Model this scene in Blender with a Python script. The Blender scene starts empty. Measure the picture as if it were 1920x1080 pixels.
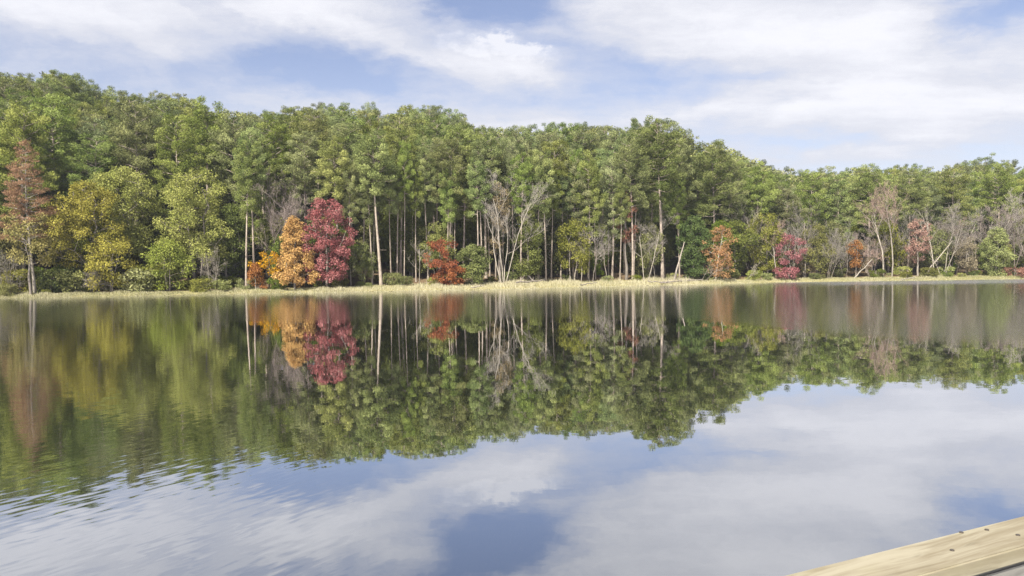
import bpy, math, random
import numpy as np
from mathutils import Matrix, Vector

SC = bpy.context.scene
COL = SC.collection
R = math.radians
F = 1423.0            # focal length in pixels of the 1920 wide photograph
CAM_H = 2.8           # eye above the water
SUN_EL, SUN_AZ = R(49), R(207)   # azimuth of the sun, clockwise from +Y (behind the camera, a little to the left)

# ------------------------------------------------------------------ camera
cam_d = bpy.data.cameras.new('camera')
cam = bpy.data.objects.new('camera', cam_d)
COL.objects.link(cam)
cam_d.sensor_width = 36.0
cam_d.lens = 36.0 * F / 1920.0
cam_d.clip_start = 0.05
cam_d.clip_end = 3000.0
cam.matrix_world = (Matrix.Translation((0, 0, CAM_H)) @ Matrix.Rotation(R(90) - math.atan(35 / F), 4, 'X')
                    @ Matrix.Rotation(-0.0114, 4, 'Z'))
SC.camera = cam

# ------------------------------------------------------------------ node helper
class NT:
    def __init__(self, tree):
        self.t = tree; self.n = tree.nodes; self.l = tree.links
        self.n.clear()
    def new(self, kind, **kw):
        nd = self.n.new(kind)
        for k, v in kw.items():
            setattr(nd, k, v)
        return nd
    def put(self, sock, v):
        if isinstance(v, bpy.types.NodeSocket):
            self.l.new(v, sock)
        elif v is not None:
            if sock.type == 'RGBA' and len(v) == 3:
                v = (*v, 1.0)
            sock.default_value = v
    def math(self, op, a, b=None, c=None, clamp=False):
        nd = self.new('ShaderNodeMath', operation=op, use_clamp=clamp)
        self.put(nd.inputs[0], a)
        if b is not None: self.put(nd.inputs[1], b)
        if c is not None: self.put(nd.inputs[2], c)
        return nd.outputs[0]
    def vmath(self, op, a, b=None, scale=None):
        nd = self.new('ShaderNodeVectorMath', operation=op)
        self.put(nd.inputs[0], a)
        if b is not None: self.put(nd.inputs[1], b)
        if scale is not None: self.put(nd.inputs['Scale'], scale)
        return nd.outputs['Value' if op in ('DOT_PRODUCT', 'LENGTH') else 'Vector']
    def mix(self, f, a, b, blend='MIX'):
        nd = self.new('ShaderNodeMix', data_type='RGBA', blend_type=blend)
        self.put(nd.inputs[0], f); self.put(nd.inputs[6], a); self.put(nd.inputs[7], b)
        return nd.outputs[2]
    def noise(self, vec, scale, detail=4, rough=0.55, color=False, dim='3D'):
        nd = self.new('ShaderNodeTexNoise', noise_dimensions=dim)
        self.put(nd.inputs['Vector'], vec); self.put(nd.inputs['Scale'], scale)
        self.put(nd.inputs['Detail'], detail); self.put(nd.inputs['Roughness'], rough)
        return nd.outputs['Color' if color else 'Fac']
    def smooth(self, x, a, b):
        nd = self.new('ShaderNodeMapRange', interpolation_type='SMOOTHSTEP')
        self.put(nd.inputs[0], x); self.put(nd.inputs[1], a); self.put(nd.inputs[2], b)
        nd.inputs[3].default_value = 0.0; nd.inputs[4].default_value = 1.0
        return nd.outputs[0]
    def xyz(self, v):
        nd = self.new('ShaderNodeSeparateXYZ'); self.put(nd.inputs[0], v)
        return nd.outputs
    def comb(self, x, y, z):
        nd = self.new('ShaderNodeCombineXYZ')
        for s, v in zip(nd.inputs, (x, y, z)): self.put(s, v)
        return nd.outputs[0]

# ------------------------------------------------------------------ sky and sun
def make_world():
    w = bpy.data.worlds.new('World'); SC.world = w; w.use_nodes = True
    g = NT(w.node_tree)
    sky = g.new('ShaderNodeTexSky', sky_type='NISHITA', sun_disc=False)
    sky.sun_elevation = SUN_EL; sky.sun_rotation = SUN_AZ
    sky.air_density = 1.0; sky.dust_density = 1.2; sky.ozone_density = 2.0; sky.altitude = 100
    tc = g.new('ShaderNodeTexCoord')
    d = g.vmath('NORMALIZE', tc.outputs['Generated'])
    x, y, z = g.xyz(d)
    zc = g.math('MAXIMUM', z, 0.0)
    den = g.math('ADD', zc, 0.10)
    p = g.comb(g.math('DIVIDE', x, den), g.math('DIVIDE', y, den), 0.0)
    az = g.math('ARCTAN2', x, y)
    el = g.math('ARCSINE', z)
    # a slow warp gives the cloud masses torn edges
    wn = g.noise(g.vmath('MULTIPLY', d, (1.0, 1.0, 2.2)), 5.0, 6, 0.62, color=True)
    wx, wy, wz = g.xyz(wn)
    az2 = g.math('MULTIPLY_ADD', g.math('SUBTRACT', wx, 0.5), 0.22, az)
    el2 = g.math('MULTIPLY_ADD', g.math('SUBTRACT', wy, 0.5), 0.12, el)
    rp = g.vmath('MULTIPLY', p, (0.34, 0.75, 1.0))
    f1 = g.noise(rp, 1.5, 8, 0.58)
    f2 = g.noise(g.vmath('MULTIPLY', p, (0.9, 1.6, 1.0)), 1.1, 9, 0.62)
    cover = g.math('ADD', g.math('MULTIPLY', g.math('SUBTRACT', f1, 0.5), 0.9),
                   g.math('MULTIPLY', g.math('SUBTRACT', f2, 0.5), 0.95))
    cover = g.math('ADD', cover, 0.40)
    def blob(px, py, sx, sy, wgt, tilt=0.0):
        a0 = math.atan((px - 960) / F); e0 = math.atan((505 - py) / F)
        da = g.math('SUBTRACT', az2, a0); de = g.math('SUBTRACT', el2, e0)
        c, s = math.cos(R(tilt)), math.sin(R(tilt))
        u = g.math('MULTIPLY_ADD', da, c * F / sx, g.math('MULTIPLY', de, s * F / sx))
        v = g.math('MULTIPLY_ADD', da, -s * F / sy, g.math('MULTIPLY', de, c * F / sy))
        r2 = g.math('MULTIPLY_ADD', u, u, g.math('MULTIPLY', v, v))
        e = g.math('POWER', 2.718, g.math('MULTIPLY', r2, -1.0))
        return g.math('MULTIPLY', e, wgt)
    blobs = [(120, 85, 270, 85, 0.62, -8), (560, 15, 420, 40, 0.50, -4), (740, 85, 260, 34, 0.42, -14), (230, 120, 190, 30, 0.22, -10),
             (1450, 55, 350, 105, 0.72, -12), (1640, 190, 230, 75, 0.6, 20),
             (1820, 255, 350, 62, 0.62, 12), (1150, 245, 340, 40, 0.5, 4), (1450, -100, 420, 110, 0.55, 0), (640, 205, 260, 26, 0.3, -4), (520, 195, 150, 26, 0.25, -6),
             (520, -150, 420, 70, 0.3, 5), (980, 150, 200, 34, 0.35, 0),
             (940, -8, 135, 52, -1.0, 0), (360, 165, 330, 34, -0.40, -6), (610, 140, 180, 30, -0.35, -4),
             (1885, 92, 120, 48, -0.85, 28), (1180, 140, 150, 40, -0.42, 0), (1490, 205, 150, 22, -0.35, 18),
             (1530, 300, 90, 16, -0.45, 0), (1420, 165, 120, 18, -0.2, 8)]
    # long wisps lying along the wind
    tw = 0.16
    ru = g.math('MULTIPLY_ADD', az2, math.cos(tw), g.math('MULTIPLY', el2, -math.sin(tw)))
    rv = g.math('MULTIPLY_ADD', az2, math.sin(tw), g.math('MULTIPLY', el2, math.cos(tw)))
    f3 = g.noise(g.comb(g.math('MULTIPLY', ru, 5.0), g.math('MULTIPLY', rv, 17.0), 3.0), 1.0, 8, 0.62)
    f4 = g.noise(g.comb(g.math('MULTIPLY', ru, 16.0), g.math('MULTIPLY', rv, 34.0), 7.0), 1.0, 6, 0.6)
    cover = g.math('ADD', cover, g.math('MULTIPLY', g.math('SUBTRACT', f3, 0.5), 1.0))
    cover = g.math('ADD', cover, g.math('MULTIPLY', g.math('SUBTRACT', f4, 0.5), 0.45))
    for b in blobs:
        cover = g.math('ADD', cover, blob(*b))
    dens = g.math('MULTIPLY', g.smooth(cover, 0.0, 0.95), 0.97)
    # low veil towards the horizon
    veil = g.math('MULTIPLY', g.math('SUBTRACT', 1.0, g.smooth(el, 0.02, 0.30)), 0.45)
    dens = g.math('MAXIMUM', dens, veil)
    thick = g.smooth(g.math('ADD', cover, g.math('MULTIPLY', g.math('SUBTRACT', f2, 0.5), 1.2)), 0.65, 1.45)
    # one crisp heap cloud with a billowing head
    bil = g.noise(g.comb(g.math('MULTIPLY', az, 1.0), g.math('MULTIPLY', el, 1.5), 1.0), 26.0, 6, 0.6)
    hp = blob(975, 108, 105, 36, 1.0, -4)
    hp = g.math('MULTIPLY_ADD', g.math('SUBTRACT', bil, 0.5), 1.5, hp)
    hp2 = g.smooth(hp, 0.36, 0.84)
    heap = g.math('MULTIPLY', hp2, 0.9)
    dens = g.math('MAXIMUM', dens, heap)
    thick = g.math('MAXIMUM', thick, g.math('MULTIPLY', hp2, 0.9))
    K = CLOUD_K
    lit = g.mix(thick, (0.775 * K, 0.79 * K, 0.87 * K), (0.985 * K, 0.985 * K, 1.04 * K))
    tint = g.mix(1.0, sky.outputs[0], SKY_TINT, 'MULTIPLY')
    col = g.mix(dens, tint, lit)
    bg = g.new('ShaderNodeBackground'); g.put(bg.inputs[0], col); bg.inputs[1].default_value = SKY_STRENGTH
    out = g.new('ShaderNodeOutputWorld'); g.l.new(bg.outputs[0], out.inputs[0])

SKY_STRENGTH = 0.054
CLOUD_K = 0.372 / SKY_STRENGTH
SKY_TINT = (1.30, 1.08, 1.08)
make_world()

sun_d = bpy.data.lights.new('sun', 'SUN'); sun = bpy.data.objects.new('sun', sun_d); COL.objects.link(sun)
sun_d.energy = 5.0; sun_d.angle = R(0.5); sun_d.color = (1.0, 0.94, 0.84)
sdir = Vector((math.sin(SUN_AZ) * math.cos(SUN_EL), math.cos(SUN_AZ) * math.cos(SUN_EL), math.sin(SUN_EL)))
sun.rotation_euler = (-sdir).to_track_quat('-Z', 'Y').to_euler()
sun.location = (-20, -30, 60)

SC.view_settings.view_transform = 'Standard'; SC.view_settings.look = 'None'
SC.view_settings.exposure = 1.42; SC.view_settings.gamma = 1.0; SC.view_settings.use_curve_mapping = False
SC.render.engine = 'CYCLES'
cy = SC.cycles
cy.max_bounces = 6; cy.diffuse_bounces = 2; cy.glossy_bounces = 3; cy.transmission_bounces = 3
cy.transparent_max_bounces = 8; cy.volume_bounces = 0; cy.use_denoising = True
try:
    cy.denoising_prefilter = 'NONE'
except Exception:
    pass
cy.sample_clamp_indirect = 6.0

# ------------------------------------------------------------------ small helpers
def tag(o, label=None, cat=None, group=None, kind=None):
    if label: o['label'] = label
    if cat: o['category'] = cat
    if group: o['group'] = group
    if kind: o['kind'] = kind
    return o

def empty(name, loc=(0, 0, 0), rz=0.0, scale=(1, 1, 1)):
    o = bpy.data.objects.new(name, None); COL.objects.link(o)
    o.location = loc; o.rotation_euler = (0, 0, rz); o.scale = scale; o.empty_display_size = 0.3
    return o

def quad_mesh(name, V, Q, mat, tint=None, smooth=False):
    V = np.asarray(V, np.float32); Q = np.asarray(Q, np.int32)
    me = bpy.data.meshes.new(name)
    me.vertices.add(len(V)); me.vertices.foreach_set('co', V.ravel())
    k = Q.shape[1]
    me.loops.add(Q.size); me.loops.foreach_set('vertex_index', Q.ravel())
    me.polygons.add(len(Q))
    me.polygons.foreach_set('loop_start', np.arange(0, Q.size, k, dtype=np.int32))
    try:
        me.polygons.foreach_set('loop_total', np.full(len(Q), k, np.int32))
    except Exception:
        pass
    if smooth:
        me.polygons.foreach_set('use_smooth', np.ones(len(Q), bool))
    if tint is not None:
        a = me.attributes.new('tint', 'FLOAT', 'FACE')
        a.data.foreach_set('value', np.asarray(tint, np.float32))
    me.materials.append(mat)
    me.update(calc_edges=True)
    return me

def link(name, me, parent=None):
    o = bpy.data.objects.new(name, me); COL.objects.link(o)
    if parent is not None: o.parent = parent
    return o

class Tubes:
    """collects tapered tubes"""
    def __init__(self): self.V = []; self.Q = []; self.n = 0
    def add(self, P, rad, k=6):
        P = np.asarray(P, float); m = len(P)
        rad = np.broadcast_to(np.asarray(rad, float), (m,))
        T = np.gradient(P, axis=0); T /= np.linalg.norm(T, axis=1, keepdims=True) + 1e-9
        ref = np.array([0.31, 0.17, 0.93]) if abs(T[0] @ np.array([0.31, 0.17, 0.93])) < 0.9 else np.array([1.0, 0.1, 0.0])
        A = np.cross(T, ref); A /= np.linalg.norm(A, axis=1, keepdims=True) + 1e-9
        B = np.cross(T, A)
        th = np.linspace(0, 2 * math.pi, k, endpoint=False)
        ring = A[:, None, :] * np.cos(th)[None, :, None] + B[:, None, :] * np.sin(th)[None, :, None]
        V = P[:, None, :] + ring * rad[:, None, None]
        self.V.append(V.reshape(-1, 3))
        i = np.arange(m - 1)[:, None] * k; j = np.arange(k)[None, :]; j2 = (j + 1) % k
        Q = np.stack([i + j, i + j2, i + k + j2, i + k + j], -1).reshape(-1, 4) + self.n
        self.Q.append(Q); self.n += m * k
    def arrays(self):
        return np.concatenate(self.V), np.concatenate(self.Q)

def unit(a):
    return a / (np.linalg.norm(a, axis=-1, keepdims=True) + 1e-9)

def leaf_cards(P, D, N, L, W):
    S = unit(np.cross(D, N)) * (W * 0.5)[:, None]
    M = P + D * (L * 0.5)[:, None]
    V = np.stack([P, M + S, P + D * L[:, None], M - S], 1).reshape(-1, 3)
    Q = np.arange(len(P) * 4).reshape(-1, 4)
    return V, Q

class Leaves:
    def __init__(self): self.V = []; self.Q = []; self.T = []; self.n = 0
    def add(self, P, D, N, L, W, tint):
        V, Q = leaf_cards(P, D, N, L, W)
        self.V.append(V); self.Q.append(Q + self.n); self.n += len(V)
        self.T.append(np.broadcast_to(tint, (len(P),)))
    def arrays(self):
        return np.concatenate(self.V), np.concatenate(self.Q), np.concatenate(self.T)

def curve(a, b, sag, rng, n=5, wob=0.0):
    t = np.linspace(0, 1, n)[:, None]
    P = a + (b - a) * t
    P[:, 2] += (sag * np.sin(t[:, 0] * math.pi))
    if wob:
        w = rng.normal(0, wob, (n, 3)); w[0] = 0
        P += w * t
    return P

# ------------------------------------------------------------------ materials
def mat_foliage(name, a, b, trans=0.25, spread=0.10, vary=0.25, hue=0.02):
    m = bpy.data.materials.new(name); m.use_nodes = True
    g = NT(m.node_tree)
    at = g.new('ShaderNodeAttribute', attribute_name='tint')
    oi = g.new('ShaderNodeObjectInfo')
    c = g.mix(at.outputs['Fac'], a, b)
    hs = g.new('ShaderNodeHueSaturation')
    g.put(hs.inputs['Hue'], g.math('MULTIPLY_ADD', g.math('SUBTRACT', oi.outputs['Random'], 0.5), 2 * hue, 0.5))
    r2 = g.math('FRACT', g.math('MULTIPLY', oi.outputs['Random'], 17.3))
    r3 = g.math('FRACT', g.math('MULTIPLY', oi.outputs['Random'], 71.7))
    g.put(hs.inputs['Saturation'], g.math('MULTIPLY_ADD', g.math('SUBTRACT', r3, 0.5), 0.35, 0.95))
    g.put(hs.inputs['Value'], g.math('MULTIPLY_ADD', g.math('SUBTRACT', r2, 0.5), 2 * vary, 1.0))
    g.put(hs.inputs['Color'], c)
    df = g.new('ShaderNodeBsdfDiffuse'); g.put(df.inputs[0], hs.outputs[0])
    tr = g.new('ShaderNodeBsdfTranslucent'); g.put(tr.inputs[0], hs.outputs[0])
    mx = g.new('ShaderNodeMixShader'); mx.inputs[0].default_value = trans
    g.l.new(df.outputs[0], mx.inputs[1]); g.l.new(tr.outputs[0], mx.inputs[2])
    o = g.new('ShaderNodeOutputMaterial'); g.l.new(mx.outputs[0], o.inputs[0])
    return m

def mat_bark(name, a, b, scale=6.0, stretch=0.25, vary=0.25):
    m = bpy.data.materials.new(name); m.use_nodes = True
    g = NT(m.node_tree)
    tc = g.new('ShaderNodeTexCoord'); oi = g.new('ShaderNodeObjectInfo')
    v = g.vmath('MULTIPLY', tc.outputs['Object'], (1, 1, stretch))
    n = g.noise(v, scale, 5, 0.65); n2 = g.noise(tc.outputs['Object'], 0.5, 3)
    f = g.math('MULTIPLY_ADD', n, 0.7, g.math('MULTIPLY', n2, 0.3))
    c = g.mix(g.smooth(f, 0.3, 0.7), a, b)
    hs = g.new('ShaderNodeHueSaturation'); g.put(hs.inputs['Color'], c)
    g.put(hs.inputs['Value'], g.math('MULTIPLY_ADD', g.math('SUBTRACT', oi.outputs['Random'], 0.5), 2 * vary, 1.0))
    bp = g.new('ShaderNodeBump'); bp.inputs['Strength'].default_value = 0.6; bp.inputs['Distance'].default_value = 0.03
    g.put(bp.inputs['Height'], n)
    df = g.new('ShaderNodeBsdfDiffuse'); g.put(df.inputs[0], hs.outputs[0]); g.put(df.inputs['Normal'], bp.outputs[0])
    o = g.new('ShaderNodeOutputMaterial'); g.l.new(df.outputs[0], o.inputs[0])
    return m

M = {}
M['pine'] = mat_foliage('pine_needles', (0.066, 0.090, 0.024), (0.285, 0.315, 0.105), 0.12, hue=0.022, vary=0.28)
M['olive'] = mat_foliage('olive_leaves', (0.100, 0.115, 0.026), (0.225, 0.230, 0.060), 0.3)
M['green'] = mat_foliage('green_leaves', (0.080, 0.105, 0.020), (0.180, 0.210, 0.045), 0.3)
M['cedar'] = mat_foliage('cedar_leaves', (0.052, 0.078, 0.018), (0.120, 0.150, 0.036), 0.2)
M['gold'] = mat_foliage('gold_leaves', (0.180, 0.172, 0.042), (0.385, 0.345, 0.100), 0.3, vary=0.1, hue=0.01)
M['yellowgreen'] = mat_foliage('yellow_green_leaves', (0.165, 0.190, 0.046), (0.350, 0.365, 0.115), 0.3, vary=0.1, hue=0.01)
M['orange'] = mat_foliage('orange_leaves', (0.38, 0.165, 0.010), (0.56, 0.30, 0.026), 0.3, vary=0.06, hue=0.01)
M['red'] = mat_foliage('red_leaves', (0.215, 0.055, 0.064), (0.385, 0.16, 0.165), 0.3, vary=0.06, hue=0.01)
M['rust'] = mat_foliage('rust_leaves', (0.185, 0.098, 0.055), (0.32, 0.19, 0.11), 0.25, vary=0.1, hue=0.01)
M['rustred'] = mat_foliage('rust_red_leaves', (0.19, 0.075, 0.042), (0.32, 0.145, 0.08), 0.3, vary=0.1, hue=0.01)
M['rustorange'] = mat_foliage('rust_orange_leaves', (0.24, 0.095, 0.03), (0.42, 0.22, 0.07), 0.3, vary=0.1, hue=0.01)
M['pinkish'] = mat_foliage('pinkish_leaves', (0.24, 0.12, 0.10), (0.36, 0.21, 0.16), 0.3, vary=0.15)
M['tan'] = mat_foliage('tan_leaves', (0.17, 0.14, 0.075), (0.28, 0.23, 0.13), 0.3, vary=0.15)
M['grass'] = mat_foliage('bank_grass', (0.24, 0.24, 0.095), (0.58, 0.525, 0.37), 0.25)
M['pine_bark'] = mat_bark('pine_bark', (0.15, 0.123, 0.098), (0.37, 0.315, 0.26), vary=0.14)
M['grey_bark'] = mat_bark('grey_bark', (0.13, 0.112, 0.095), (0.27, 0.24, 0.205))
M['pale_bark'] = mat_bark('pale_bark', (0.165, 0.145, 0.12), (0.32, 0.29, 0.24), vary=0.12)
M['twig_mauve'] = mat_bark('mauve_twigs', (0.145, 0.118, 0.105), (0.255, 0.215, 0.19))
M['twig_pink'] = mat_bark('pink_twigs', (0.19, 0.135, 0.11), (0.31, 0.23, 0.19))
M['twig_grey'] = mat_bark('grey_twigs', (0.15, 0.135, 0.118), (0.28, 0.255, 0.22))

# ------------------------------------------------------------------ lie of the land
SHX = np.array([-400, -200, -110, -61, -22, 0, 23.7, 50, 90, 140, 250, 500], float)
SHY = np.array([-40, 45, 75, 90.5, 101, 107.7, 120.5, 132, 135.5, 139, 150, 190], float)
def shore(x):
    x = np.asarray(x, float)
    y = (np.interp(x - 4, SHX, SHY) + np.interp(x, SHX, SHY) + np.interp(x + 4, SHX, SHY)) / 3
    return y + 0.35 * np.sin(x * 0.31) + 0.22 * np.sin(x * 0.83 + 1.0) + 0.12 * np.sin(x * 2.1 + 2)
CU = (np.array([-600, 0, 330, 650, 960, 1240, 1400, 1600, 1920, 2500], float) - 960) / F
CZ = np.array([30, 28.5, 20.5, 18.5, 14.0, 13.0, 8.0, 6.6, 9.2, 12], float)
CS = np.array([95, 95, 88, 85, 80, 72, 80, 90, 100, 110], float)
def ground(x, y):
    x = np.asarray(x, float); y = np.asarray(y, float)
    s = y - shore(x)
    u = x / np.maximum(y, 30)
    cz = np.interp(u, CU, CZ); cs = np.interp(u, CU, CS)
    bank = np.where(s < 0, s * 0.16, np.where(s < 2, s * 0.12, 0.24 + (np.minimum(s, 12) - 2) * 0.085))
    bank = np.maximum(bank, -3.0)
    t = np.clip((s - 9) / (cs - 9), 0, 1)
    hill = (cz - 1.1) * (0.65 * t + 0.35 * t * t * (3 - 2 * t))
    past = np.clip((s - cs) / 120, 0, 1)
    hill = hill * (1 - 0.5 * past)
    lump = 0.25 * np.sin(x * 0.21 + y * 0.13) * np.clip((s - 8) / 20, 0, 1)
    return bank + hill + lump

def level(px, py):
    u = px - 960.0; v = py - 540.0
    return u - 0.0114 * (v + 35), v + 35 + 0.0114 * u      # right, below the horizon
def spot(px, s, py=530):
    """point on the ground s metres behind the waterline, on the bearing of photograph column px"""
    u, _ = level(px, py)
    Y = 110.0
    for _ in range(30):
        Y = 0.5 * Y + 0.5 * (float(shore(u / F * Y)) + s)
    X = u / F * Y
    return X, Y, float(ground(X, Y))
def top_height(px, py, Y, z):
    """height of a thing standing at depth Y on ground z whose top is seen at photograph row py"""
    _, v = level(px, py)
    return CAM_H - v / F * Y - z

def mat_ground():
    m = bpy.data.materials.new('leaf_litter'); m.use_nodes = True
    g = NT(m.node_tree)
    geo = g.new('ShaderNodeNewGeometry'); P = geo.outputs['Position']
    n1 = g.noise(P, 0.35, 6, 0.6); n2 = g.noise(P, 5.0, 4, 0.7)
    c = g.mix(g.smooth(n1, 0.35, 0.65), (0.065, 0.046, 0.03), (0.12, 0.09, 0.055))
    c = g.mix(g.smooth(n2, 0.45, 0.75), c, (0.17, 0.115, 0.065))
    at = g.new('ShaderNodeAttribute', attribute_name='bank')
    c = g.mix(at.outputs['Fac'], c, g.mix(n1, (0.22, 0.20, 0.09), (0.33, 0.29, 0.14)))
    z = g.xyz(P)[2]
    c = g.mix(g.smooth(z, 0.10, -0.02), c, (0.07, 0.06, 0.045))
    bp = g.new('ShaderNodeBump'); bp.inputs['Strength'].default_value = 0.8; bp.inputs['Distance'].default_value = 0.1
    g.put(bp.inputs['Height'], n2)
    df = g.new('ShaderNodeBsdfDiffuse'); g.put(df.inputs[0], c); g.put(df.inputs['Normal'], bp.outputs[0])
    o = g.new('ShaderNodeOutputMaterial'); g.l.new(df.outputs[0], o.inputs[0])
    return m

def make_ground():
    xs = np.unique(np.concatenate([np.linspace(-420, 420, 120), np.linspace(-130, 150, 281)]))
    ss = np.concatenate([np.array([-400, -200, -120, -60, -30, -15, -8, -4, -2, -1]), np.linspace(-0.5, 14, 30), np.linspace(17, 130, 50), np.array([150, 180, 230, 300, 450, 700])])
    X, S = np.meshgrid(xs, ss)
    Y = shore(X) + S
    Z = ground(X, Y)
    V = np.stack([X, Y, Z], -1).reshape(-1, 3)
    nx = len(xs); i = np.arange(len(ss) - 1)[:, None] * nx; j = np.arange(nx - 1)[None, :]
    Q = np.stack([i + j, i + j + 1, i + nx + j + 1, i + nx + j], -1).reshape(-1, 4)
    me = quad_mesh('ground', V, Q, mat_ground(), smooth=True)
    s = S.ravel()
    bw = np.interp(X.ravel() / np.maximum(Y.ravel(), 1), CU, [4, 4.5, 5, 7, 9, 8, 6, 6, 6, 6])
    a = me.attributes.new('bank', 'FLOAT', 'POINT')
    a.data.foreach_set('value', np.clip((bw + 1.5 - s) / 3, 0, 1).astype(np.float32))
    tag(link('ground', me), kind='structure')
make_ground()

# ------------------------------------------------------------------ water
def mat_water():
    m = bpy.data.materials.new('lake_water'); m.use_nodes = True
    g = NT(m.node_tree)
    geo = g.new('ShaderNodeNewGeometry'); P = geo.outputs['Position']
    x, y, z = g.xyz(P)
    nb = g.math('SUBTRACT', g.noise(P, 0.16, 4, 0.6), 0.5)
    nb2 = g.math('SUBTRACT', g.noise(g.vmath('MULTIPLY', P, (0.25, 1, 1)), 0.35, 4, 0.6), 0.5)
    # wind band along the far shore
    yb = g.math('SUBTRACT', 42.0, g.math('MINIMUM', g.math('MAXIMUM', g.math('MULTIPLY', g.math('SUBTRACT', x, 9.0), 2.6), 0.0), 15.0))
    yb = g.math('MULTIPLY_ADD', nb2, 6.0, yb)
    far = g.smooth(g.math('SUBTRACT', y, yb), -1.5, 3.5)
    # breeze patch on the left
    lx = g.math('ADD', g.math('MULTIPLY_ADD', y, 0.37, x), -1.0)
    lx = g.math('DIVIDE', lx, g.math('MULTIPLY_ADD', y, 0.06, 0.6))
    left = g.smooth(g.math('MULTIPLY_ADD', nb, 2.2, lx), 0.9, -1.3)
    # cat's paws close to the shore on the right, which catch the sky
    paw = g.math('MULTIPLY', g.smooth(g.math('MULTIPLY_ADD', nb, 30.0, x), 36, 52), g.smooth(g.math('MULTIPLY_ADD', nb2, 14.0, y), 98, 118))
    # calm swell everywhere
    sw = g.noise(g.vmath('MULTIPLY', P, (0.55, 1.0, 1.0)), 1.3, 3, 0.5, color=True)
    swv = g.vmath('SCALE', g.vmath('SUBTRACT', sw, (0.5, 0.5, 0.5)), scale=0.0055)
    sw2 = g.noise(g.vmath('MULTIPLY', P, (0.8, 1.6, 1.0)), 4.5, 3, 0.5, color=True)
    swv2 = g.vmath('SCALE', g.vmath('SUBTRACT', sw2, (0.5, 0.5, 0.5)), scale=0.0060)
    # wind ripples run in long crests from near left to far right
    ca, sa = math.cos(R(56)), math.sin(R(56))
    al = g.math('MULTIPLY_ADD', x, ca, g.math('MULTIPLY', y, sa))
    ac = g.math('MULTIPLY_ADD', x, -sa, g.math('MULTIPLY', y, ca))
    rn = g.math('SUBTRACT', g.noise(g.comb(g.math('MULTIPLY', al, 2.6), g.math('MULTIPLY', ac, 10.5), 0.0), 1.0, 1.5, 0.45), 0.5)
    rn2 = g.math('SUBTRACT', g.noise(g.vmath('MULTIPLY', P, (2.2, 5.0, 1)), 1.6, 3, 0.55), 0.5)
    amp = g.math('MAXIMUM', left, g.math('MULTIPLY', far, 0.6))
    a1 = g.math('MULTIPLY', rn, g.math('MULTIPLY', amp, 0.06))
    a2 = g.math('MULTIPLY', rn2, g.math('MULTIPLY', amp, 0.016))
    rip = g.vmath('ADD', g.vmath('SCALE', (-0.60, 0.80, 0.0), scale=a1), g.vmath('SCALE', (0.1, 1.0, 0.0), scale=a2))
    sl = g.vmath('ADD', g.vmath('ADD', swv, swv2), rip)
    sx, sy, sz = g.xyz(sl)
    N = g.vmath('NORMALIZE', g.comb(sx, sy, 1.0))
    rough = g.math('MULTIPLY_ADD', far, 0.088, 0.012)
    rough = g.math('MAXIMUM', rough, g.math('MULTIPLY_ADD', left, 0.035, 0.0))
    rough = g.math('MULTIPLY_ADD', paw, 0.16, rough)
    gl = g.new('ShaderNodeBsdfGlossy', distribution='GGX'); gl.inputs[0].default_value = (0.97, 0.98, 1.0, 1)
    g.put(gl.inputs['Roughness'], rough); g.put(gl.inputs['Normal'], N)
    df = g.new('ShaderNodeBsdfDiffuse'); df.inputs[0].default_value = (0.008, 0.009, 0.004, 1)
    lw = g.new('ShaderNodeLayerWeight'); lw.inputs[0].default_value = 0.5
    fr = g.math('MULTIPLY', g.math('POWER', lw.outputs['Facing'], 1.25), 0.98)
    mx = g.new('ShaderNodeMixShader'); g.put(mx.inputs[0], fr)
    g.l.new(df.outputs[0], mx.inputs[1]); g.l.new(gl.outputs[0], mx.inputs[2])
    o = g.new('ShaderNodeOutputMaterial'); g.l.new(mx.outputs[0], o.inputs[0])
    return m
V = [(-420, -120, 0), (420, -120, 0), (420, 260, 0), (-420, 260, 0)]
tag(link('water', quad_mesh('water', V, [(0, 1, 2, 3)], mat_water())), kind='structure')

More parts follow.
